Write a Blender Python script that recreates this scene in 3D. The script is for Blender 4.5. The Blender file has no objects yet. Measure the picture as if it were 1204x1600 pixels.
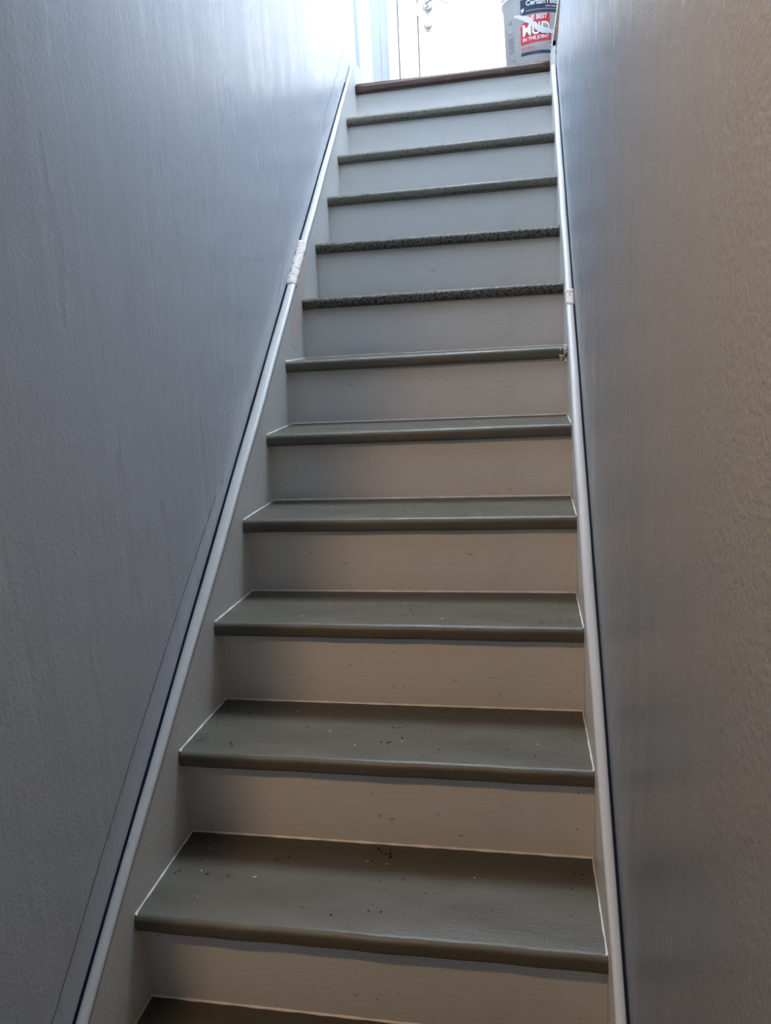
import bpy, math, random
from mathutils import Vector, Matrix
random.seed(7)
C = bpy.context.scene.collection
PI = math.pi
W, RUN, H, NOSE = 0.8082, 0.22182, 0.19, 0.025
SL = H / RUN                      # slope of the flight
N = 12                            # landing is level 12
ZL = N * H                        # landing height
YD = 3.75                         # far wall of the landing
XR = 2.5                          # right wall of the landing

# ------------------------------------------------------------ camera, world, lights, exposure
scn = bpy.context.scene
cam = bpy.data.cameras.new('camera')
cam.sensor_fit = 'VERTICAL'; cam.sensor_height = 24.0
cam.lens = 1185.67 / 1600 * 24.0
cam.clip_start = 0.02
co = bpy.data.objects.new('camera', cam); C.objects.link(co)
r_ = Vector((0.9831, 0.1757, -0.0507)); u_ = Vector((0.0127, 0.2110, 0.9774)); f_ = Vector((-0.1824, 0.9616, -0.2052))
r_.normalize(); f_ = (f_ - r_ * f_.dot(r_)).normalized(); u_ = r_.cross(f_)
M = Matrix((r_, u_, -f_)).transposed().to_4x4(); M.translation = Vector((0.69247, -0.86804, 1.14474))
co.matrix_world = M
scn.camera = co

vs = scn.view_settings
scn.display_settings.display_device = 'sRGB'
vs.view_transform = 'Standard'; vs.look = 'None'; vs.gamma = 1.0; vs.use_curve_mapping = False
vs.exposure = 0.0

wd = bpy.data.worlds.new('world'); scn.world = wd; wd.use_nodes = True
bg = wd.node_tree.nodes['Background']; bg.inputs[0].default_value = (0.55, 0.70, 1.0, 1); bg.inputs[1].default_value = 0.6

def area(name, loc, target, sx, sy, power, col, spread=180):
    l = bpy.data.lights.new(name, 'AREA'); l.shape = 'RECTANGLE'; l.size = sx; l.size_y = sy
    l.energy = power; l.color = col; l.spread = math.radians(spread)
    o = bpy.data.objects.new(name, l); C.objects.link(o); o.location = loc
    o.rotation_euler = (Vector(target) - Vector(loc)).to_track_quat('-Z', 'Y').to_euler()
    return o
# daylight through the landing window (right landing wall) and through the roof window over the stairwell
area('window_daylight', (XR - 0.03, 3.15, 3.75), (0.2, 3.5, 3.0), 0.95, 1.3, 17, (0.66, 0.83, 1.0))
area('roof_window_daylight', (0.40, 2.00, 4.70), (0.40, 1.6, 2.0), 0.7, 0.9, 110, (0.79, 0.89, 1.0))
area('sun_through_roof_window', (0.42, 1.95, 4.66), (0.68, 3.75, 3.0), 0.6, 0.6, 36, (1.0, 0.96, 0.90), 24)
area('hall_fill_light', (-0.45, -2.52, 1.35), (0.45, 0.4, 1.1), 0.9, 0.9, 2.5, (0.85, 0.92, 1.0))  # added soft fill from behind the camera, no known source
# the lamp of the lower hall, left of the stair foot
lp = bpy.data.lights.new('hall_lamp_light', 'SPOT'); lp.energy = 38; lp.color = (1.0, 0.61, 0.32); lp.shadow_soft_size = 0.045
lp.spot_size = math.radians(108); lp.spot_blend = 0.9
lo = bpy.data.objects.new('hall_lamp_light', lp); C.objects.link(lo); lo.location = (-0.115, -0.82, 1.93)
lo.rotation_euler = (Vector((0.83, 0.08, 0.55)) - lo.location).to_track_quat('-Z', 'Y').to_euler()

# ------------------------------------------------------------ materials
def mat(name, col, rough=0.5, spec=0.5, metal=0.0):
    m = bpy.data.materials.new(name); m.use_nodes = True
    b = m.node_tree.nodes['Principled BSDF']
    b.inputs['Base Color'].default_value = (*col, 1); b.inputs['Roughness'].default_value = rough
    b.inputs['Specular IOR Level'].default_value = spec; b.inputs['Metallic'].default_value = metal
    return m
def nd(m, t, **k):
    n = m.node_tree.nodes.new(t)
    for a, v in k.items():
        if a in n.inputs: n.inputs[a].default_value = v
        else: setattr(n, a, v)
    return n
def lk(m, a, b): m.node_tree.links.new(a, b)
def coords(m, scale=(1, 1, 1)):
    t = nd(m, 'ShaderNodeTexCoord'); mp = nd(m, 'ShaderNodeMapping'); mp.inputs['Scale'].default_value = scale
    lk(m, t.outputs['Object'], mp.inputs['Vector']); return mp.outputs[0]
def noise(m, vec, scale, detail=3, rough=0.5):
    n = nd(m, 'ShaderNodeTexNoise'); n.inputs['Scale'].default_value = scale; n.inputs['Detail'].default_value = detail
    n.inputs['Roughness'].default_value = rough; lk(m, vec, n.inputs['Vector']); return n.outputs[0]
def ramp(m, fac, stops):
    r = nd(m, 'ShaderNodeValToRGB'); lk(m, fac, r.inputs[0]); e = r.color_ramp.elements
    while len(e) < len(stops): e.new(0.5)
    for q, (p, c) in zip(e, stops):
        q.position = p; q.color = (*c, 1) if isinstance(c, tuple) else (c, c, c, 1)
    return r.outputs[0]
def mixc(m, fac, a, b, mode='MIX'):
    n = nd(m, 'ShaderNodeMix'); n.data_type = 'RGBA'; n.blend_type = mode
    if hasattr(fac, 'node'): lk(m, fac, n.inputs[0])
    else: n.inputs[0].default_value = fac
    for i, v in ((6, a), (7, b)):
        if hasattr(v, 'node'): lk(m, v, n.inputs[i])
        else: n.inputs[i].default_value = (*v, 1)
    return n.outputs[2]
def add(m, a, b, op='ADD'):
    n = nd(m, 'ShaderNodeMath'); n.operation = op
    for i, v in ((0, a), (1, b)):
        if hasattr(v, 'node'): lk(m, v, n.inputs[i])
        else: n.inputs[i].default_value = v
    return n.outputs[0]
def bump(m, h, dist, strength=1.0):
    b = nd(m, 'ShaderNodeBump'); b.inputs['Strength'].default_value = strength; b.inputs['Distance'].default_value = dist
    lk(m, h, b.inputs['Height']); lk(m, b.outputs[0], m.node_tree.nodes['Principled BSDF'].inputs['Normal'])
def P(m): return m.node_tree.nodes['Principled BSDF'].inputs

def wall_paint(name, col, rough=0.29, peel=0.75):
    m = mat(name, col, rough, 0.5)
    v = coords(m); streak = coords(m, (9, 9, 0.9))
    fine = noise(m, v, 150, 3, 0.6); mid = noise(m, v, 10, 2); st = noise(m, streak, 1.6, 3, 0.5)
    lk(m, mixc(m, ramp(m, st, [(0.35, 0.0), (0.75, 0.3)]), col, tuple(c * 0.88 for c in col)), P(m)['Base Color'])
    lk(m, ramp(m, st, [(0.3, rough - 0.04), (0.7, rough + 0.06)]), P(m)['Roughness'])
    h = add(m, add(m, fine, peel, 'MULTIPLY'), add(m, mid, 1.6, 'MULTIPLY'))
    h = add(m, h, add(m, st, 2.2, 'MULTIPLY'))
    bump(m, h, 0.0007)
    return m
def white_paint(name, col=(0.74, 0.735, 0.71), rough=0.38):
    m = mat(name, col, rough, 0.5)
    v = coords(m); sm = noise(m, v, 7, 5, 0.65); fine = noise(m, coords(m, (1, 3, 3)), 40, 3)
    c1 = mixc(m, ramp(m, sm, [(0.55, 0.0), (0.85, 0.5)]), col, tuple(c * 0.82 for c in col))
    sp = noise(m, coords(m, (1, 1, 1.6)), 34, 2, 0.5)      # small scuffs
    c2 = mixc(m, ramp(m, sp, [(0.72, 0.0), (0.80, 0.35)]), c1, (0.30, 0.27, 0.24))
    lk(m, c2, P(m)['Base Color']); bump(m, fine, 0.0006)
    return m
def tread_paint(name, grit=0.0):
    col = (0.116, 0.109, 0.085)
    m = mat(name, col, 0.42, 0.42)
    v = coords(m); big = noise(m, coords(m, (1, 3, 3)), 6, 4, 0.6); fine = noise(m, v, 220, 2)
    c = mixc(m, ramp(m, big, [(0.35, 0.0), (0.7, 1.0)]), tuple(x * 0.9 for x in col), tuple(x * 1.12 for x in col))
    light = noise(m, v, 60, 3, 0.7)
    c = mixc(m, ramp(m, light, [(0.72, 0.0), (0.80, 0.45)]), c, (0.42, 0.41, 0.37))
    dark = noise(m, v, 75, 1, 0.4)
    c = mixc(m, ramp(m, dark, [(0.775, 0.0), (0.80, 0.9)]), c, (0.03, 0.027, 0.022))
    h = add(m, fine, add(m, big, 2.0, 'MULTIPLY'))
    if grit:
        g = noise(m, v, 150, 2, 0.7)
        t0 = 0.62 - 0.13 * grit
        gm = ramp(m, g, [(t0, 0.0), (t0 + 0.035, 1.0)])
        # only on the worn front edge, where the old carpet glue sat
        tc = nd(m, 'ShaderNodeTexCoord'); sx = nd(m, 'ShaderNodeSeparateXYZ'); lk(m, tc.outputs['Object'], sx.inputs[0])
        fr = nd(m, 'ShaderNodeMapRange'); lk(m, sx.outputs[1], fr.inputs[0])
        fr.inputs[1].default_value = 0.012; fr.inputs[2].default_value = 0.03; fr.inputs[3].default_value = 1.0; fr.inputs[4].default_value = 0.12
        gm2 = add(m, gm, fr.outputs[0], 'MULTIPLY')
        c = mixc(m, gm2, c, (0.016, 0.014, 0.012))
        h = add(m, h, add(m, g, -5.0 * grit, 'MULTIPLY'))
    lk(m, c, P(m)['Base Color']); bump(m, h, 0.0005)
    lk(m, ramp(m, big, [(0.3, 0.34), (0.7, 0.5)]), P(m)['Roughness'])
    return m
def wood(name, a, b, rough=0.45, along=(2, 30, 30)):
    m = mat(name, a, rough)
    v = coords(m, along); n1 = noise(m, v, 2.2, 5, 0.6); n2 = noise(m, coords(m), 26, 3)
    c = mixc(m, ramp(m, n1, [(0.3, 0.0), (0.7, 1.0)]), a, b)
    c = mixc(m, ramp(m, n2, [(0.62, 0.0), (0.74, 0.5)]), c, tuple(q * 2.2 for q in b))
    lk(m, c, P(m)['Base Color']); bump(m, n1, 0.0015)
    return m
M_wall = wall_paint('blue_grey_wall_paint', (0.58, 0.615, 0.665))
M_wall_right = wall_paint('blue_grey_rolled_wall_paint', (0.61, 0.675, 0.76), 0.29, 2.0)
M_wall_plain = wall_paint('landing_wall_paint', (0.80, 0.80, 0.80), 0.5)
M_white = white_paint('white_stair_paint')
M_cap = white_paint('white_trim_paint', (0.62, 0.625, 0.62), 0.42)
M_caulk = mat('white_caulk', (0.85, 0.85, 0.83), 0.4)
M_tread = tread_paint('olive_grey_tread_paint')
M_gritty = tread_paint('gritty_tread_paint', 1.0)
M_gritty2 = tread_paint('worn_tread_paint', 0.35)
M_dark = mat('dark_hole', (0.015, 0.013, 0.012), 0.9, 0.1)
M_gap = mat('dark_gap', (0.012, 0.014, 0.022), 0.9, 0.1)
M_ink = mat('blue_ink', (0.06, 0.075, 0.24), 0.8, 0.1)
M_scuff = mat('pale_scuff', (0.72, 0.72, 0.70), 0.6)
M_smudge = mat('grey_smudge', (0.50, 0.46, 0.42), 0.8, 0.2)
M_filler = mat('pink_filler', (0.62, 0.52, 0.49), 0.8, 0.2)
n_ = noise(M_filler, coords(M_filler), 90, 4); lk(M_filler, mixc(M_filler, ramp(M_filler, n_, [(0.52, 0.0), (0.66, 1.0)]), (0.76, 0.71, 0.68), (0.48, 0.34, 0.30)), P(M_filler)['Base Color'])
M_primer = white_paint('primer_patch', (0.70, 0.62, 0.57), 0.7)
M_oak = wood('brown_stained_wood', (0.026, 0.012, 0.008), (0.075, 0.034, 0.022))
M_floor = wood('landing_floor_wood', (0.055, 0.035, 0.025), (0.10, 0.06, 0.04))
M_rawwood = wood('raw_wood_edge', (0.20, 0.135, 0.085), (0.28, 0.19, 0.12), 0.7, (30, 30, 2))
M_door = mat('white_door_paint', (0.86, 0.86, 0.85), 0.4)
M_shadow_door = mat('shaded_door_paint', (0.40, 0.48, 0.57), 0.5)  # bluish shade of the left landing side put into the door colour
M_nickel = mat('satin_nickel', (0.62, 0.60, 0.57), 0.28, 0.5, 1.0)
M_plastic = mat('white_bucket_plastic', (0.80, 0.81, 0.80), 0.35)
nb = noise(M_plastic, coords(M_plastic), 9, 4, 0.6)
lk(M_plastic, mixc(M_plastic, ramp(M_plastic, nb, [(0.5, 0.0), (0.75, 0.5)]), (0.90, 0.91, 0.90), (0.74, 0.75, 0.73)), P(M_plastic)['Base Color'])
M_mudsmear = mat('dried_compound', (0.72, 0.72, 0.71), 0.9, 0.2)
M_navy = mat('navy_print', (0.022, 0.035, 0.075), 0.5)
M_red = mat('red_print', (0.62, 0.03, 0.045), 0.5)
M_print = mat('white_print', (0.82, 0.83, 0.84), 0.5)
M_grey = mat('grey_print', (0.20, 0.24, 0.30), 0.6)
M_glass = mat('window_glass', (1, 1, 1), 0.0)
P(M_glass)['Transmission Weight'].default_value = 1.0
M_basement = mat('hall_paint', (0.55, 0.54, 0.52), 0.7)
M_slabfloor = mat('hall_floor', (0.25, 0.20, 0.15), 0.6)
M_lampglass = mat('lamp_glass', (0.9, 0.85, 0.75), 0.4)
P(M_lampglass)['Emission Color'].default_value = (1.0, 0.72, 0.42, 1); P(M_lampglass)['Emission Strength'].default_value = 4

# ------------------------------------------------------------ mesh helpers
class MB:
    def __init__(s): s.v = []; s.f = []; s.m = []; s.sm = []
    def add(s, vs, fs, mi=0, smooth=False):
        o = len(s.v); s.v += [tuple(p) for p in vs]
        for q in fs: s.f.append(tuple(i + o for i in q)); s.m.append(mi); s.sm.append(smooth)
        return s
    def box(s, a, b, mi=0):
        (x0, y0, z0), (x1, y1, z1) = a, b
        return s.add([(x0,y0,z0),(x1,y0,z0),(x1,y1,z0),(x0,y1,z0),(x0,y0,z1),(x1,y0,z1),(x1,y1,z1),(x0,y1,z1)],
                     [(0,3,2,1),(4,5,6,7),(0,1,5,4),(1,2,6,5),(2,3,7,6),(3,0,4,7)], mi)
    def loft(s, rings, mi=0, smooth=False, caps=True, closed=True):
        n = len(rings[0]); vs = [p for r in rings for p in r]; fs = []
        for i in range(len(rings) - 1):
            for j in range(n if closed else n - 1):
                k = (j + 1) % n
                fs.append((i*n+j, i*n+k, (i+1)*n+k, (i+1)*n+j))
        s.add(vs, fs, mi, smooth)
        if caps: s.add(rings[0], [tuple(range(n))[::-1]], mi); s.add(rings[-1], [tuple(range(n))], mi)
        return s
    def lathe(s, prof, c, axis='z', n=48, mi=0, caps=False):
        rings = []
        for (r, h) in prof:
            ring = []
            for j in range(n):
                a = 2*PI*j/n
                if axis == 'z': ring.append((c[0]+r*math.cos(a), c[1]+r*math.sin(a), c[2]+h))
                else: ring.append((c[0]+r*math.cos(a), c[1]-h, c[2]+r*math.sin(a)))
            rings.append(ring)
        return s.loft(rings, mi, True, caps)
    def disc(s, c, r, normal, mi=0, n=7, ex=1.0, ang=0.0):
        nrm = Vector(normal).normalized(); t = (Vector((1, 0, 0)) if abs(nrm.x) < .6 else Vector((0, 0, 1))); t = (t - nrm*t.dot(nrm)).normalized(); b = nrm.cross(t)
        ps = []
        for j in range(n):
            a = 2*PI*j/n; k = random.uniform(0.75, 1.15)
            p = t*math.cos(a)*r*k*ex + b*math.sin(a)*r*k
            if ang: p = Matrix.Rotation(ang, 3, nrm) @ p
            ps.append(Vector(c) + p)
        return s.add(ps, [tuple(range(n))], mi)
    def build(s, name, mats, parent=None, bevel=0, fix=True):
        me = bpy.data.meshes.new(name); me.from_pydata(s.v, [], s.f); me.update()
        if not isinstance(mats, (list, tuple)): mats = [mats]
        for m in mats: me.materials.append(m)
        for p, mi, sm in zip(me.polygons, s.m, s.sm): p.material_index = mi; p.use_smooth = sm
        if fix:
            import bmesh
            bm = bmesh.new(); bm.from_mesh(me); bmesh.ops.remove_doubles(bm, verts=bm.verts, dist=1e-6)
            bmesh.ops.recalc_face_normals(bm, faces=bm.faces); bm.to_mesh(me); bm.free()
        o = bpy.data.objects.new(name, me); C.objects.link(o)
        if parent: o.parent = parent
        if bevel:
            md = o.modifiers.new('bevel', 'BEVEL'); md.width = bevel; md.segments = 2; md.limit_method = 'ANGLE'
        return o
def empty(name, loc, label, cat):
    o = bpy.data.objects.new(name, None); C.objects.link(o); o.location = loc; o.empty_display_size = 0.05
    if label: o['label'] = label; o['category'] = cat
    return o
def struct(o, label=None):
    o['kind'] = 'structure'
    if label: o['label'] = label
    return o
def lerp_tab(t, x):
    if x <= t[0][0]: return t[0][1]
    for (a, p), (b, q) in zip(t, t[1:]):
        if x <= b: return p + (q - p) * (x - a) / (b - a)
    return t[-1][1]
# the old boards are not quite straight: bow of the two stringers (metres, by position along the flight)
XLt = [(0,-.003),(.2,-.003),(.42,-.0005),(.64,.0035),(.86,.005),(1.08,.006),(1.3,.005),(1.53,.002),(1.75,.001),(1.97,-.001),(2.19,-.004),(2.41,-.009),(2.6,-.010)]
XRt = [(0,.003),(.2,.0025),(.42,.0),(.64,-.003),(.86,-.003),(1.08,-.002),(1.3,0),(1.53,.001),(1.75,.0),(1.97,.002),(2.19,.0025),(2.41,.002),(2.6,.003)]
def xl(y): return lerp_tab(XLt, y)
def xr(y): return W + lerp_tab(XRt, y)
# sag of each tread's front edge, left and right
DZ = {1:(-.003,.001),2:(.002,.002),3:(.005,.003),4:(-.001,.0),5:(-.006,-.002),6:(-.006,-.002),7:(-.006,-.006),8:(-.002,-.005),9:(-.002,.001),10:(-.002,.006),11:(.001,.007),12:(.004,.013)}

# ------------------------------------------------------------ the setting
XWL, XWR = -0.024, W + 0.021      # faces of the two stair walls
def wall_grid(name, x, thick, y0, y1, z0, z1, side, marks=None):
    m = MB()
    xo = x - thick if side < 0 else x + thick
    m.box((min(x, xo), y0, z0), (max(x, xo), y1, z1))
    if marks: marks(m)
    return struct(m.build(name, [M_wall, M_ink, M_scuff, M_smudge], fix=False))
def strip(m, x, pts, w, mi, nx):
    # thin line drawn on the wall face, pts = (y, z)
    for (a, b), (c, d) in zip(pts, pts[1:]):
        L = math.hypot(c - a, d - b); oy, oz = -(d - b) / L * w / 2, (c - a) / L * w / 2
        q = [(x, a+oy, b+oz), (x, c+oy, d+oz), (x, c-oy, d-oz), (x, a-oy, b-oz)]
        m.add(q if nx < 0 else q[::-1], [(0, 1, 2, 3)], mi)
def left_marks(m):
    x = XWL + 0.0004
    base = [(-.03,.165),(.0,.190),(.15,.322),(.322,.470),(.55,.655),(.823,.867)]
    pts = []
    for (a, b), (c, d) in zip(base, base[1:]):
        for i in range(8): t = i/8; pts.append((a+(c-a)*t, b+(d-b)*t + random.uniform(-.0006,.0006)))
    strip(m, x, pts, 0.0019, 1, 1)
    strip(m, x, [(1.35,1.300),(1.40,1.352),(1.43,1.389)], 0.0012, 1, 1)
    strip(m, x, [(2.10,2.010),(2.30,2.185),(2.529,2.385)], 0.0016, 1, 1)
    for (y, z, r, ex, a) in [(.83,.862,.004,2.2,.3),(.835,.875,.003,2.6,-.5),(1.43,1.40,.0035,1,0),(.90,2.03,.006,2.0,1.4)]:
        m.disc((x, y, z), r, (1, 0, 0), 3, 8, ex, a)
def right_marks(m):
    x = XWR - 0.0004
    for (y, z, l, w, mi) in [(1.05,1.33,.05,.0016,2),(1.02,1.35,.035,.0014,2),(.80,.98,.03,.0012,2),(.55,.85,.03,.001,2),(.9,1.12,.018,.0012,2),(.42,.62,.02,.0016,3),(1.55,1.83,.02,.0016,3),(.10,.50,.06,.004,3),(-.12,.55,.02,.002,3)]:
        strip(m, x, [(y, z - l/2), (y + .004, z), (y + .002, z + l/2)], w, mi, -1)
    for (y, z, r) in [(1.17,1.10,.002),(1.35,1.42,.002),(.3,.8,.002)]:
        m.disc((x, y, z), r, (-1, 0, 0), 3, 7)
ZC = ZL + 2.45
wl = wall_grid('wall_left', XWL, 0.12, -0.33, 2.78, -0.38, ZC, -1, left_marks)
# right stair wall; its free end by the landing is a little out of plumb
m = MB()
ys = [-0.9, -0.45, 0, .5, 1.0, 1.5, 1.9, 2.1, 2.2, 2.3, 2.38, 2.45]; zs = [-0.38, 2.26, 2.32, 2.38, 2.44, 2.52, ZC]
def lean(y, z): return 0.19 * max(0, min(z, 2.52) - 2.26) * max(0, min(1, (y - 1.9) / .55))**2
for face in (0, 1):
    for i in range(len(ys) - 1):
        for j in range(len(zs) - 1):
            q = [((XWR if face == 0 else XWR + 0.13) + (lean(y, z) if face == 0 else 0), y, z) for (y, z) in
                 [(ys[i], zs[j]), (ys[i+1], zs[j]), (ys[i+1], zs[j+1]), (ys[i], zs[j+1])]]
            m.add(q, [(0, 1, 2, 3) if face else (3, 2, 1, 0)], 0, face == 0)
for y in (-0.9, 2.45):
    q = [(XWR + lean(y, z), y, z) for z in zs] + [(XWR + .13, y, z) for z in zs[::-1]]
    m.add(q, [tuple(range(len(q)))], 0)
for z in (-0.38, ZC):
    q = [(XWR + lean(y, z), y, z) for y in ys] + [(XWR + .13, y, z) for y in ys[::-1]]
    m.add(q, [tuple(range(len(q)))], 0)
right_marks(m)
struct(m.build('wall_right', [M_wall_right, M_ink, M_scuff, M_smudge]))

struct(MB().box((XWL - .12, 2.679, ZL - .25), (XR, YD, ZL - .002)).build('floor', M_floor))
struct(MB().box((-1.6, -2.6, -.45), (2.2, 0.15, -.38)).build('floor_hall', M_slabfloor))
struct(MB().box((-1.6, -2.6, 2.02), (2.2, 0.30, 2.14)).build('ceiling_hall', M_basement))
struct(MB().box((-1.6, 0.30, 2.02), (2.2, 0.40, ZC)).build('wall_header', M_wall_plain))
m = MB(); gx0, gx1, gz0, gz1 = -.95, .05, .85, 1.85
m.box((-1.7, -2.7, -.38), (gx0, -2.6, 2.02)); m.box((gx1, -2.7, -.38), (2.3, -2.6, 2.02)); m.box((gx0, -2.7, -.38), (gx1, -2.6, gz0)); m.box((gx0, -2.7, gz1), (gx1, -2.6, 2.02))
struct(m.build('wall_hall_back', M_basement))
m = MB()
for a, b in (((gx0, gz0), (gx1, gz0 + .05)), ((gx0, gz1 - .05), (gx1, gz1)), ((gx0, gz0), (gx0 + .05, gz1)), ((gx1 - .05, gz0), (gx1, gz1))): m.box((a[0], -2.68, a[1]), (b[0], -2.62, b[1]))
w3 = struct(m.build('added_hall_window', M_door)); MB().box((gx0 + .05, -2.653, gz0 + .05), (gx1 - .05, -2.647, gz1 - .05)).build('pane', M_glass, w3)  # unseen window, added to go with the hall fill light
struct(MB().box((-1.7, -2.6, -.38), (-1.6, -0.33, 2.02)).build('wall_hall_left', M_basement))
struct(MB().box((-1.7, -0.33, -.38), (XWL - .12, -0.23, 2.02)).build('wall_hall_front', M_basement))
struct(MB().box((XWR + .0, -2.6, -.38), (XWR + .13, -0.9, 2.02)).build('wall_hall_right', M_basement))
# far wall with the entry door opening
DX0, DX1, DZ1 = 0.135, 0.985, ZL + 2.05
m = MB()
m.box((XWL - .12, YD, ZL - .25), (DX0, YD + .12, ZC)); m.box((DX1, YD, ZL - .25), (XR, YD + .12, ZC)); m.box((DX0, YD, DZ1), (DX1, YD + .12, ZC))
struct(m.build('wall_far', M_wall_plain))
struct(MB().box((XWR + .13, 2.33, ZL - .25), (XR, 2.45, ZC)).build('wall_landing_near', M_wall_plain))
m = MB()
wy0, wy1, wz0, wz1 = 2.68, 3.62, ZL + .85, ZL + 2.15
m.box((XR, 2.33, ZL - .25), (XR + .12, wy0, ZC)); m.box((XR, wy1, ZL - .25), (XR + .12, YD + .12, ZC))
m.box((XR, wy0, ZL - .25), (XR + .12, wy1, wz0)); m.box((XR, wy0, wz1), (XR + .12, wy1, ZC))
struct(m.build('wall_landing_right', M_wall_plain))
m = MB()
for a, b in (((wy0, wz0), (wy1, wz0 + .05)), ((wy0, wz1 - .05), (wy1, wz1)), ((wy0, wz0), (wy0 + .05, wz1)), ((wy1 - .05, wz0), (wy1, wz1)), ((wy0, (wz0+wz1)/2 - .02), (wy1, (wz0+wz1)/2 + .02))):
    m.box((XR + .04, a[0], a[1]), (XR + .09, b[0], b[1]))
w1 = struct(m.build('window_1', M_door)); MB().box((XR + .062, wy0 + .05, wz0 + .05), (XR + .066, wy1 - .05, wz1 - .05)).build('pane', M_glass, w1)
# ceiling with a roof window over the stairwell
m = MB()
hx0, hx1, hy0, hy1 = 0.05, 0.75, 1.55, 2.45
m.box((XWL - .12, .3, ZC), (hx0, YD + .12, ZC + .1)); m.box((hx1, .3, ZC), (XR + .12, YD + .12, ZC + .1))
m.box((hx0, .3, ZC), (hx1, hy0, ZC + .1)); m.box((hx0, hy1, ZC), (hx1, YD + .12, ZC + .1))
struct(m.build('ceiling', M_wall_plain))
m = MB()
for a, b in (((hx0, hy0), (hx1, hy0 + .05)), ((hx0, hy1 - .05), (hx1, hy1)), ((hx0, hy0), (hx0 + .05, hy1)), ((hx1 - .05, hy0), (hx1, hy1))):
    m.box((a[0], a[1], ZC + .02), (b[0], b[1], ZC + .09))
w2 = struct(m.build('window_2', M_door)); MB().box((hx0 + .05, hy0 + .05, ZC + .05), (hx1 - .05, hy1 - .05, ZC + .056)).build('pane', M_glass, w2)

# left side of the landing: casing, side door in its opening, short wall and a baseboard end
y_c0, y_c1, y_d0, y_d1 = 2.93, 3.14, 3.15, 3.73
m = MB(); m.box((XWL - .12, 2.78, ZL - .25), (XWL, y_d0, ZC)); m.box((XWL - .12, y_d1, ZL - .25), (XWL, YD, ZC)); m.box((XWL - .12, y_d0, ZL + 2.05), (XWL, y_d1, ZC))
struct(m.build('wall_landing_left', M_wall_plain))
m = MB()          # corner bead where the stair wall meets the landing wall
prof = [(2.775, XWL - .01), (2.775, XWL + .001), (2.780, XWL + .0035), (2.832, XWL + .0035), (2.836, XWL + .001), (2.836, XWL - .01)]
m.loft([[(x, y, z) for (y, x) in prof] for z in (ZL, ZC)])
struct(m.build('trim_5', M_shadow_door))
m = MB()
prof = [(y_c0, XWL - .004), (y_c0, XWL + .012), (y_c0 + .008, XWL + .016), (y_c1 - .05, XWL + .013), (y_c1 - .04, XWL + .008), (y_c1, XWL + .006), (y_c1, XWL - .004)]
m.loft([[(x, y, z) for (y, x) in prof] for z in (ZL, ZL + 2.12)])
struct(m.build('trim_1', M_door))
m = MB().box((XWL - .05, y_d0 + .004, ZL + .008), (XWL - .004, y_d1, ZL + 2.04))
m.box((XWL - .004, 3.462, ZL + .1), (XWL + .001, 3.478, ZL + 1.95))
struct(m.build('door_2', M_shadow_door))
# baseboard end with an ogee top on the left landing wall
m = MB()
prof = [(XWL, -.02), (XWL + .046, -.02), (XWL + .046, .035), (XWL + .041, .052), (XWL + .031, .068), (XWL + .026, .080), (XWL + .012, .094), (XWL, .102)]
m.loft([[(x, y, ZL + z) for (x, z) in prof] for y in (2.668, 2.772)])
struct(m.build('baseboard_left', M_door))

# entry door in the far wall
m = MB().box((DX0 + .006, YD + .012, ZL + .006), (DX1 - .003, YD + .055, DZ1 - .004))
dr = struct(m.build('door_1', M_door, bevel=.002))
pz = [(.22, .92), (1.08, 1.88)]
for (a, b) in pz:
    for (x0, x1) in ((DX0 + .13, DX0 + .39), (DX0 + .46, DX0 + .72)):
        m = MB()
        for (s0, s1, d) in ((0, .02, .004), (.02, .035, -.002)):
            for q in (((x0+s0, a+s0), (x1-s0, a+s1)), ((x0+s0, b-s1), (x1-s0, b-s0)), ((x0+s0, a+s0), (x0+s1, b-s0)), ((x1-s1, a+s0), (x1-s0, b-s0))):
                m.box((q[0][0], YD + .012 - .003 - max(d, 0), ZL + q[0][1]), (q[1][0], YD + .014, ZL + q[1][1]))
        m.build('panel_moulding', M_door, dr)
hx, hz = 0.194, 2.992
m = MB().lathe([(0, .012), (.020, .012), (.029, .008), (.032, .002), (.032, 0)], (hx, YD + .012, hz), 'y', 32)
m.lathe([(.011, 0), (.011, .05), (.0, .052)], (hx, YD + .012, hz), 'y', 20)
lever = []
for i in range(15):
    t = i / 14; cx = hx + .115 * t; cz = hz + .012 * math.sin(t * PI * 1.3) - .006 * t; cy = YD - .036 - .008 * math.sin(t * PI)
    r = .0095 * (1 - .35 * t)
    lever.append([(cx, cy + r * .8 * math.cos(a), cz + r * math.sin(a)) for a in [2*PI*j/12 for j in range(12)]])
m.loft(lever, 0, True)
m.build('door_lever', M_nickel, dr)
m = MB().lathe([(0, .016), (.017, .016), (.024, .012), (.028, .003), (.028, 0)], (hx, YD + .012, 2.897), 'y', 32)
m.box((hx - .003, YD - .022, 2.885), (hx + .003, YD, 2.909))
m.build('deadbolt', M_nickel, dr)
MB().box((DX0 - .004, YD + .006, 2.95), (DX0 + .006, YD + .02, 3.01)).build('latch_plate', M_nickel, dr)
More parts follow.
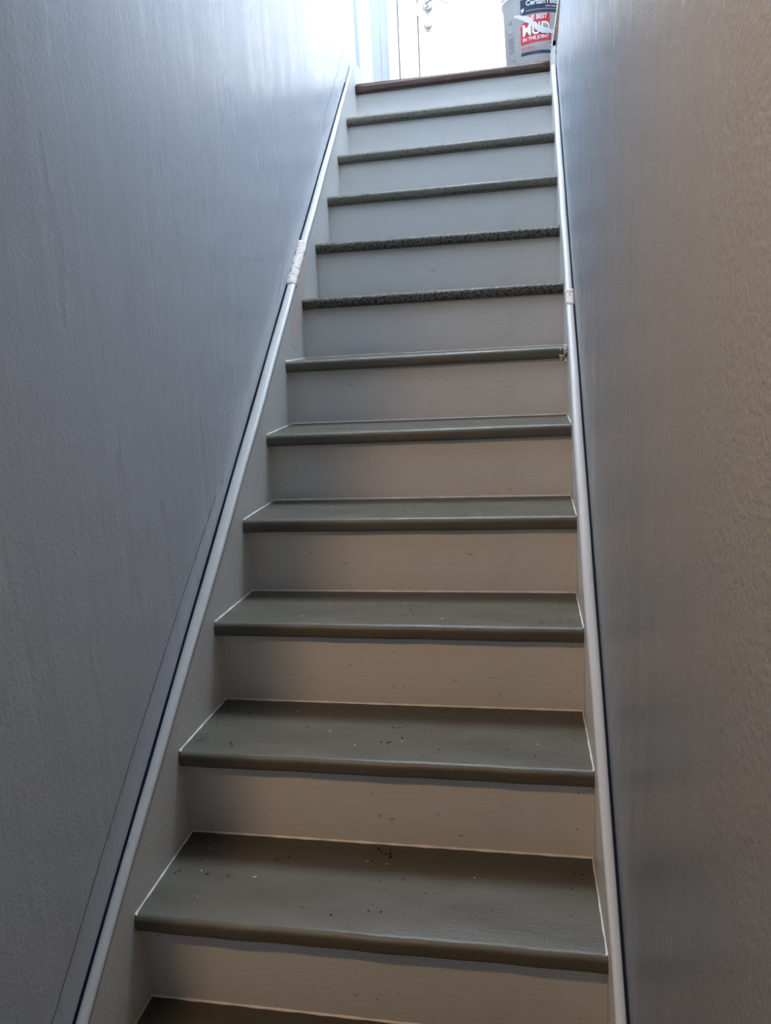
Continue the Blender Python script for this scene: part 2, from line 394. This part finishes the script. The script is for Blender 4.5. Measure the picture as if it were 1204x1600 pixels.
# casing and jamb of the entry door
m = MB()
m.box((0.033, YD - .018, ZL), (DX0 - .012, YD, DZ1 + .10)); m.box((DX1 + .012, YD - .018, ZL), (DX1 + .114, YD, DZ1 + .10)); m.box((DX0 - .012, YD - .018, DZ1 + .012), (DX1 + .012, YD, DZ1 + .10))
struct(m.build('trim_2', M_door, bevel=.003))
m = MB()
m.box((DX0 - .012, YD - .008, ZL), (DX0 - .001, YD + .1, DZ1)); m.box((DX1 + .001, YD - .008, ZL), (DX1 + .012, YD + .1, DZ1))
m.box((DX0 - .010, YD + .060, ZL), (DX0 + .03, YD + .1, DZ1), 1); m.box((DX1 - .03, YD + .060, ZL), (DX1 + .010, YD + .1, DZ1), 1)
struct(m.build('trim_3', [M_door, M_gap]))
m = MB().box((-.010, YD - .016, ZL), (.0275, YD, ZC)); m.box((.0275, YD - .003, ZL), (.033, YD - .0005, DZ1 + .1), 1)
struct(m.build('trim_6', [M_door, M_gap]))
# unpainted edge board closing the free end of the right stair wall
m = MB()
yb = 2.44
q0 = [(.8135, 2.270), (.8285, 2.270), (.8600, 2.425), (.8770, 2.52), (.8790, 4.3), (.8530, 4.3), (.8510, 2.52), (.8385, 2.425)]
m.loft([[(x, yy, z) for (x, z) in q0] for yy in (yb, yb + .022)])
m.loft([[(x, yy, z) for (x, z) in [(.8095, 2.270), (.8135, 2.270), (.8385, 2.425), (.8510, 2.52), (.8530, 4.3), (.8490, 4.3), (.8470, 2.52), (.8345, 2.425)]] for yy in (yb - .002, yb + .026)], 1)
struct(m.build('trim_4', [M_rawwood, M_door]))

# ------------------------------------------------------------ the staircase
stair = empty('staircase', (W/2, 0, -.38), 'straight closed staircase, white risers and stringers, olive grey painted treads, climbing to the landing', 'staircase')
inv = stair.location
def SB(m, name, mats, parent=stair, **k):
    # meshes are written in world coordinates; move their origin into the parent's frame
    o = m.build(name, mats, None, **k)
    o.parent = parent
    wp = parent.matrix_world.translation if parent is not stair else stair.location
    o.matrix_parent_inverse = Matrix.Translation(-Vector(inv)) if parent is stair else Matrix.Identity(4)
    return o
def shift_origin(o, off):
    o.data.transform(Matrix.Translation(-Vector(off))); o.location = Vector(off)

def tread(k):
    zt = k * H; yf = k * RUN - NOSE; yb_ = (k + 1) * RUN + .004
    dl, dr_ = DZ.get(k, (0, 0))
    t = .033
    # side profile: bull nose in front, flat back; (y offset from the front, z offset from the top)
    prof = []
    for i in range(7): a = PI/2 * i/6; prof.append((.013 - .013*math.sin(a)**1.0 if i else .013, -.013 + .013*math.cos(a)))
    prof = [(.013 - .013*math.sin(PI/2*i/6), -.013 + .013*math.cos(PI/2*i/6)) for i in range(7)]
    prof += [(.010 - .010*math.cos(PI/2*i/6), -(t-.010) - .010*math.sin(PI/2*i/6)) for i in range(7)]
    D = yb_ - yf
    prof += [(D, -t), (D, 0.0), (D*.6, .0005), (.05, 0.0)]
    rings = []; ns = 28
    ya = yf
    for i in range(ns + 1):
        s = i / ns
        x0, x1 = xl(k * RUN) - .004, xr(k * RUN) - (-.004)
        x = x0 + (x1 - x0) * s
        ring = []
        wob = .0008 * math.sin(17*s + k*1.3) + .0006 * math.sin(41*s + k)
        for (py, pz) in prof:
            fr = 1 - min(1, py / D)
            ring.append((x, ya + py + (wob if py < .03 else 0), zt + pz + (dl + (dr_ - dl) * s) * fr))
        rings.append(ring)
    m = MB(); m.loft(rings, 0, True)
    # nail and staple holes, chips
    def topz(s, py): return zt + (dl + (dr_ - dl) * s) * (1 - min(1, py / D)) + .0007
    if k <= 6:
        rnd = random.Random(50 + k)
        ws = xr(k*RUN) - xl(k*RUN); base_x = xl(k*RUN)
        spots = []
        for j in range(9): spots.append((.022 + rnd.uniform(-.008, .008) , .05 + .19 * rnd.random(), .0013))
        for j in range(10): spots.append((ws - .035 + rnd.uniform(-.018, .012), .04 + .19 * rnd.random(), .0013))
        for j in range(12): spots.append((ws*.53 + rnd.gauss(0, .013), .04 + .19 * rnd.random(), rnd.choice((.0011, .0015, .002))))
        for j in range(16): spots.append((rnd.uniform(.05, ws - .05), .03 + .2 * rnd.random(), rnd.choice((.0009, .0012, .0018))))
        for (dx, py, r) in spots:
            m.disc((base_x + dx, ya + py, topz(dx/ws, py)), r*1.25, (0, 0, 1), 1, 7, rnd.choice((1, 1, 1.8)), rnd.uniform(0, 3))
        for j in range(7):
            dx, py = rnd.uniform(.05, ws - .05), .03 + .2 * rnd.random()
            m.disc((base_x + dx, ya + py, topz(dx/ws, py)), .0013, (0, 0, 1), 2, 7, rnd.uniform(1, 4), rnd.uniform(0, 3))
    mm = {7: M_gritty, 8: M_gritty, 9: M_gritty2, 10: M_gritty2, 11: M_gritty2}.get(k, M_tread)
    o = m.build('tread', [mm, M_dark, M_scuff], None, fix=False)
    shift_origin(o, (W/2, yf, zt)); o.parent = stair; o.location = Vector((W/2, yf, zt)) - stair.location
    lab = {7: 'olive grey tread with a coarse gritty dark front edge', 8: 'olive grey tread with a gritty speckled front edge'}.get(k)
    if lab: o['label'] = lab
    return o
def riser(k):
    # riser standing on the back of tread k, under the nosing of tread k+1
    y = (k + 1) * RUN; z0 = k * H - .02; z1 = (k + 1) * H - .030
    x0, x1 = xl(y) - .006, xr(y) + .006
    m = MB().box((x0, y, z0), (x1, y + .015, z1))
    rnd = random.Random(900 + k)
    for (dx, dz) in ((.026, .045), (.026, .13), (W - .03, .14), (W - .032, .05), (W*.5, .125), (W*.52, .04)):
        m.disc((dx + rnd.uniform(-.006, .006), y - .0004, k*H + dz + rnd.uniform(-.01, .01)), .0013, (0, -1, 0), 1, 7)
    for j in range(4 if k < 6 else 2):
        m.disc((rnd.uniform(.12, W - .08), y - .0004, k*H + rnd.uniform(.012, .12)), rnd.uniform(.001, .0024), (0, -1, 0), 2, 8, rnd.uniform(1, 3.5), rnd.uniform(-.3, .3))
    if k == 7: m.disc((W*.49, y - .0005, k*H + .075), .0026, (0, -1, 0), 2, 9, 3.2, .1)
    if k == 2:
        for (u, v, ex) in ((.17, .065, 7), (.215, .060, 6), (.20, .045, 4), (.62, .07, 9)): m.disc((u, y - .0005, k*H + v), .0012, (0, -1, 0), 2, 9, ex, .05)
    if k == 1:
        for (u, v, r) in ((.40, .062, .003), (.425, .056, .0035), (.56, .03, .003)): m.disc((u, y - .0005, k*H + v), r, (0, -1, 0), 2, 9, 1.6, .2)
    o = m.build('riser', [M_white, M_dark, M_smudge], None, fix=False)
    off = Vector((W/2, y, k*H)); shift_origin(o, off); o.parent = stair; o.location = off - stair.location
    return o, off
def caulk(k, par, off):
    # painted caulk bead along the back of the tread, its sides and up the riser corners
    m = MB(); y = (k + 1) * RUN; z = k * H; r = .0035
    def bead(a, b, n1, n2, steps=14, rr=r):
        a, b = Vector(a), Vector(b); n1, n2 = Vector(n1), Vector(n2); rings = []
        for i in range(steps + 1):
            p = a.lerp(b, i/steps); q = rr * (1 + .22*math.sin(i*2.1 + k) + .12*math.sin(i*5.3))
            rings.append([p - n1*.001 - n2*.001, p + n1*q - n2*.001, p + (n1+n2)*q*.42, p + n2*q - n1*.001])
        m.loft(rings, 0, False)
    bead((xl(y), y, z), (xr(y), y, z), (0, -1, 0), (0, 0, 1), 40)
    dl, dr_ = DZ.get(k, (0, 0)); ya = k * RUN - NOSE
    bead((xl(k*RUN) , ya + .006, z + dl), (xl(y), y, z), (1, 0, 0), (0, 0, 1), 14, .003)
    bead((xr(k*RUN) , ya + .006, z + dr_), (xr(y), y, z), (-1, 0, 0), (0, 0, 1), 14, .003)
    bead((xl(y), y, z), (xl(y), y, z + .145), (0, -1, 0), (1, 0, 0), 8, .0016)
    bead((xr(y), y, z), (xr(y), y, z + .145), (0, -1, 0), (-1, 0, 0), 8, .0016)
    o = m.build('caulk_bead', M_caulk, None); shift_origin(o, off); o.parent = par; o.location = (0, 0, 0)
    return o
for k in range(-2, N): 
    if k >= -1: tread(k)
    ro, off = riser(k)
    if k >= -1: caulk(k, ro, off)

# stringers: closed boards on both sides with a rounded cap
CL, CRt = .104, .110
def line_pts(y0, y1, n): return [y0 + (y1 - y0) * i / n for i in range(n + 1)]
def stringer(side):
    xf = xl if side < 0 else xr
    c = CL if side < 0 else CRt
    y1 = 2.62 if side < 0 else 2.44
    rings = []
    for y in line_pts(-.45, y1, 40):
        x = xf(y); xo = (XWL + .003) if side < 0 else (XWR - .003)
        zt = SL * y + c
        rings.append([(x, y, zt - .42), (x, y, zt - .004), (xo, y, zt - .004), (xo, y, zt - .42)])
    m = MB(); m.loft(rings)
    if side < 0:   # level piece at the very top, behind the landing nosing
        xa_, xb_ = XWL + .003, xf(2.6); zt_ = SL*2.62 + c - .004
        m.loft([[(xx, 2.62, ZL - .2), (xx, 2.62, zt_), (xx, 2.630, zt_ - .012), (xx, 2.645, ZL + .030), (xx, 2.666, ZL + .022), (xx, 2.666, ZL - .2)] for xx in (xa_, xb_)])
    else:
        m.box((xf(2.6), 2.44, ZL - .2), (XWR - .003, 2.664, ZL + .008))
    o = m.build('stringer', M_white, None, fix=False)
    off = Vector((xf(0), 0, 0)); shift_origin(o, off); o.parent = stair; o.location = off - stair.location
    # cap: rounded moulding, slightly proud of the board
    m = MB(); rings = []
    for i, y in enumerate(line_pts(-.45, y1, 60)):
        x = xf(y); xo = (XWL + .0035) if side < 0 else (XWR - .0035)
        wb = .0005 * math.sin(i*.9) ; zt = SL * y + c; nx = 1 if side < 0 else -1; w_ = abs(xo - x)
        pr = [(nx*.0015, -.010), (nx*.002, -.003), (nx*.0005, 0.0015), (-nx*w_*.25, .0035), (-nx*w_*.6, .003), (-nx*w_*.95, .001), (-nx*w_, -.003), (-nx*w_, -.010)]
        rings.append([(x + a + nx*wb, y, zt + b) for a, b in pr])
    m.loft(rings, 0, True)
    cp = m.build('stringer_cap', M_cap, None); shift_origin(cp, off); cp.parent = o; cp.location = (0, 0, 0)
    # dark open joint between the cap and the wall
    m = MB()
    nx = 1 if side < 0 else -1; xa = (XWL if side < 0 else XWR) + nx*.0003; rings = []
    for a in line_pts(-.45, 2.50 if side < 0 else 2.42, 60):
        wd = (.0036 if side < 0 else .0044) - .0010 * min(1, max(0, a / 1.6)); z = SL*a + c
        rings.append([(xa, a, z - .004), (xa + nx*wd, a, z - .004), (xa + nx*wd, a, z + .0015), (xa + nx*.0006, a, z + .0045), (xa, a, z + .0045)])
    m.loft(rings)
    g = m.build('joint', M_gap, None, fix=False); shift_origin(g, off); g.parent = o; g.location = (0, 0, 0)
    g['label'] = 'dark open joint along the wall'
    return o, off
sl, offl = stringer(-1); sr, offr = stringer(1)
def patch(name, par, off, pts, m_, label, th=.0012):
    # pts: world points of an irregular thin smear, extruded along n
    pts, n = pts; n = Vector(n)
    a = [Vector(p) for p in pts]; m = MB(); L = len(a)
    m.add(a, [tuple(range(L))[::-1]]); b = [p + n*th for p in a]; m.add(b, [tuple(range(L))])
    for i in range(L): j = (i+1) % L; m.add([a[i], a[j], b[j], b[i]], [(0, 1, 2, 3)])
    o = m.build(name, m_, None); shift_origin(o, off); o.parent = par; o.location = (0, 0, 0); o['label'] = label
    return o
def along(y, dz, x): return (x, y, SL*y + dz)
# left: repaired splice on the cap and a primed area on the board below it
x0 = xl(1.5) + .0006
patch('primer_patch', sl, offl, ([along(1.36, .03, x0), along(1.40, CL - .012, x0), along(1.62, CL - .012, x0), along(1.64, .06, x0), along(1.60, .02, x0), along(1.52, -.03, x0), along(1.44, -.06, x0), along(1.40, -.03, x0)], (1, 0, 0)), M_primer, 'dull pinkish primer patch')
rg = []
for i, y in enumerate(line_pts(1.47, 1.64, 14)):
    w1_ = xl(y) + .002 + .0015*math.sin(i*1.7); w0 = XWL + .0005; z = SL*y + CL
    rg.append([(w1_, y, z - .012 - .004*math.sin(i*2.3)), (w1_ + .0008, y, z + .001), (xl(y) - .008, y, z + .006 + .001*math.sin(i*3.1)), (w0, y, z + .007 + .004*math.sin(i*1.1)), (w0, y, z - .01)])
m = MB(); m.loft(rg, 0, True); fo = m.build('filler_patch', M_filler, None); shift_origin(fo, offl); fo.parent = sl; fo.location = (0,0,0); fo['label'] = 'rough pink filler over the cap joint'
# right: chipped filler on the cap and flaking paint under a nosing
rg = []
for i, y in enumerate(line_pts(1.325, 1.375, 8)):
    w1_ = xr(y) - .0025 - .001*math.sin(i*1.7); w0 = XWR - .001; z = SL*y + CRt
    rg.append([(w1_, y, z - .010), (w1_, y, z + .002), (xr(y) + .008, y, z + .0058 + .0008*math.sin(i*2.6)), (w0, y, z + .004), (w0, y, z - .01)])
m = MB(); m.loft(rg, 0, True); fo = m.build('filler_patch', M_filler, None); shift_origin(fo, offr); fo.parent = sr; fo.location = (0,0,0); fo['label'] = 'small chipped filler spot on the cap'
xk = 6*RUN; m = MB(); rnd = random.Random(4)
for j in range(16):
    c_ = Vector((xr(xk) - .004 - rnd.random()*.016, xk - NOSE - .001 - rnd.random()*.002, 6*H - .008 - rnd.random()*.034))
    m.disc(c_, rnd.uniform(.0018, .004), (rnd.uniform(-.5,.5), -1, rnd.uniform(-.4,.6)), 0, 6, rnd.uniform(1, 2), rnd.random()*3)
fo = m.build('paint_flake', M_filler, None, fix=False); shift_origin(fo, offr); fo.parent = sr; fo.location = (0,0,0); fo['label'] = 'pink peeling paint at the nosing end'

# landing nosing: stained wood with rounded front
m = MB(); rings = []
k = N; yf = k*RUN - NOSE
for i in range(25):
    s = i/24; x = (xl(2.6)) + (xr(2.6) - xl(2.6)) * s; dl, dr_ = DZ[12]; dz = dl + (dr_-dl)*s
    wob = .001*math.sin(13*s) + .0007*math.sin(37*s + 1)
    prof = [(.012 - .012*math.sin(PI/2*j/5), -.012 + .012*math.cos(PI/2*j/5) - .006) for j in range(6)] + [(.009 - .009*math.cos(PI/2*j/5), -.031 - .009*math.sin(PI/2*j/5)) for j in range(6)]
    prof += [(.06, -.040), (.06, -.006)]
    rings.append([(x, yf + a + wob, ZL + b + dz) for a, b in prof])
m.loft(rings, 0, True)
m.box((xl(2.6) + .001, yf + .020, ZL - .02), (xr(2.6) - .001, yf + .06, ZL + .006), 1)
o = m.build('landing_nosing', [M_oak, M_floor], None); off = Vector((W/2, yf, ZL)); shift_origin(o, off); o.parent = stair; o.location = off - stair.location
o['label'] = 'dark brown stained wooden nosing at the landing edge'

# ------------------------------------------------------------ bucket on the landing
BX, BY, BZ, BH = 0.764, 2.872, ZL - .001, 0.372
R0, R1 = .131, .149
bk = empty('bucket', (BX, BY, BZ), 'white plastic joint compound bucket with a red and navy label, on the landing', 'bucket')
def br(z): return R0 + (R1 - R0) * z / BH
m = MB().lathe([(0, 0), (R0 - .01, 0), (R0, .006), (br(.296), .296), (br(.299) + .005, .299), (br(.312) + .006, .311), (br(.315), .315), (br(.32), .320), (br(.35), .35), (br(.352) + .008, .354), (br(.37) + .009, BH), (br(.37) - .004, BH), (br(.3) - .006, .30), (R0 - .006, .012), (0, .012)], (0, 0, 0), 'z', 72)
m.build('bucket_body', M_plastic, bk)
m = MB().lathe([(R1 + .001, BH - .02), (R1 + .014, BH - .016), (R1 + .015, BH + .006), (R1 + .004, BH + .012), (R1 - .012, BH + .004), (0, BH + .003)], (0, 0, 0), 'z', 72)
m.build('lid', M_plastic, bk)
TH0 = math.atan2(-.868 - BY, .69 - BX)       # the printed front faces down the stairs
def onb(s, z, lift=.0006):
    z = .903*z + .0344; r = br(z) + lift; a = TH0 + s / .135
    return (r*math.cos(a), r*math.sin(a), z)
def band(m, s0, s1, z0, z1, mi=0, lift=.0006, skew=0, n=24, z0r=None, z1r=None):
    z0r = z0 if z0r is None else z0r; z1r = z1 if z1r is None else z1r; rings = []
    for i in range(n + 1):
        t = i/n; s = s0 + (s1 - s0)*t
        rings.append([onb(s, z0 + (z0r-z0)*t, lift), onb(s, z1 + (z1r-z1)*t, lift)])
    m.loft(rings, mi, True, False, False)
def text(m, body, s0, z0, width, height, mi, lift=.0012, rise=0.0, shear=0.0, bold=.0):
    cu = bpy.data.curves.new('t', 'FONT'); cu.body = body; cu.size = 1; cu.offset = bold; cu.resolution_u = 4
    to = bpy.data.objects.new('t', cu); C.objects.link(to); bpy.context.view_layer.update()
    me = to.to_mesh(); vs_ = [v.co.copy() for v in me.vertices]; fs_ = [tuple(p.vertices) for p in me.polygons]
    to.to_mesh_clear(); bpy.data.objects.remove(to); bpy.data.curves.remove(cu)
    xa = min(v.x for v in vs_); xb = max(v.x for v in vs_); ya = min(v.y for v in vs_); yb2 = max(v.y for v in vs_)
    out = []
    for v in vs_:
        t = (v.x - xa)/(xb - xa); h = (v.y - ya)/(yb2 - ya)
        out.append(onb(s0 + width*t + shear*h*height, z0 + height*h + rise*t, lift))
    m.add(out, fs_, mi)
m = MB()     # mats: 0 navy 1 red 2 white 3 grey
band(m, -.066, .14, .207, .272, 0)                       # top navy band
band(m, -.066, -.052, .196, .207, 0)
text(m, 'CertainTeed', -.042, .243, .128, .022, 2, bold=.02)
text(m, 'SAINT-GOBAIN', .034, .230, .052, .006, 2, bold=.02)
band(m, -.044, .14, .221, .2225, 2, .0010)
m.add([onb(-.062, .213, .0012), onb(-.052, .225, .0012), onb(-.050, .236, .0012), onb(-.060, .234, .0012), onb(-.066, .228, .0012), onb(-.060, .224, .0012)], [(0, 1, 2, 3, 4, 5)], 2)
band(m, -.052, .052, .155, .200, 1, .0006, z0r=.162, z1r=.205)        # red blocks of the front label
band(m, -.068, -.034, .088, .165, 1, .0006, z0r=.09, z1r=.15)
band(m, -.066, .058, .083, .125, 1, .0006, z0r=.092, z1r=.130)
text(m, 'THE BEST', -.047, .179, .088, .020, 2, rise=.004, bold=.03)
text(m, 'MUD', -.060, .120, .114, .054, 1, lift=.0016, rise=.004, bold=.05)
text(m, 'MUD', -.058, .117, .110, .050, 2, lift=.0022, rise=.004, bold=.02)
text(m, 'IN THE JOINT', -.058, .092, .108, .020, 2, rise=.006, bold=.03)
text(m, 'READY MIXED', -.066, .066, .055, .0055, 1, bold=.01); text(m, 'JOINT COMPOUND', -.066, .058, .060, .0045, 1, bold=.01)
text(m, '17 L', .052, .075, .02, .010, 1, bold=.01)
text(m, 'PLUS', .070, .166, .03, .008, 1, bold=.01); text(m, '3', .070, .150, .006, .012, 1, bold=.01)
band(m, -.068, .14, .038, .052, 0)
text(m, 'net weight', -.02, .043, .03, .005, 3, .0012)
lb = m.build('front_label', [M_navy, M_red, M_print, M_grey], bk, fix=False); lb['label'] = 'navy and red printed front label'
m = MB()
for i in range(5): band(m, -.138, -.108, .150 - i*.020, .154 - i*.020, 0, n=6)
for i in range(9): band(m, -.136, -.110, .128 - i*.0075, .1305 - i*.0075, 0, n=6)
band(m, -.140, -.1385, .045, .160, 0, n=3); band(m, -.105, -.1035, .045, .160, 0, n=3); band(m, -.140, -.1035, .045, .0465, 0, n=6)
text(m, 'A2', -.132, .190, .022, .016, 0, bold=.02); text(m, 'TIP', -.128, .025, .03, .012, 0)
m.build('side_label', [M_grey], bk, fix=False)
# smear of dried compound across the label, where the lettering is hidden
m = MB(); rings = []
for i in range(22):
    t = i/21; s = -.095 + .175*t; zc = .215 - .075*min(1, t*1.7)**1.0 + .012*math.sin(t*5); hw = .005 + .010*math.sin(t*PI)*(1 + .4*math.sin(i*2.4))
    rings.append([onb(s, zc - hw, .0023), onb(s, zc - hw*.5, .0025), onb(s, zc + hw*.4, .0025), onb(s, zc + hw*.9, .0023)])
m.loft(rings, 0, True, False, False)
sm = m.build('compound_smear', M_mudsmear, bk, fix=False); sm['label'] = 'off-white dried compound smeared across the label'
# wire bail handle hanging at the left with its ear
m = MB(); rings = []
aL, aR = TH0 - 1.72, TH0 + 1.42
for i in range(41):
    t = i/40; a = aL + (aR - aL)*t; r = R1 + .006 + .010*math.sin(PI*t); z = .318 - .0*t + .0 - .02*math.sin(PI*t)
    c_ = Vector((r*math.cos(a), r*math.sin(a), z)); n1 = Vector((math.cos(a), math.sin(a), 0)); rings.append([c_ + n1*.0019*math.cos(b) + Vector((0,0,1))*.0019*math.sin(b) for b in [2*PI*j/8 for j in range(8)]])
m.loft(rings, 0, True)
m.build('bail_handle', M_nickel, bk)

# ------------------------------------------------------------ ceiling lamp of the lower hall
hl = empty('ceiling_lamp', (-.115, -.82, 2.02), 'small round ceiling lamp at the stair foot', 'lamp')
MB().lathe([(0, 0), (.07, 0), (.075, -.012), (.05, -.02), (0, -.02)], (0, 0, 0), 'z', 32).build('lamp_base', M_nickel, hl)
g = MB().lathe([(.0, -.02), (.018, -.022), (.03, -.036), (.018, -.05), (0, -.054)], (0, 0, 0), 'z', 24).build('bulb', M_lampglass, hl)
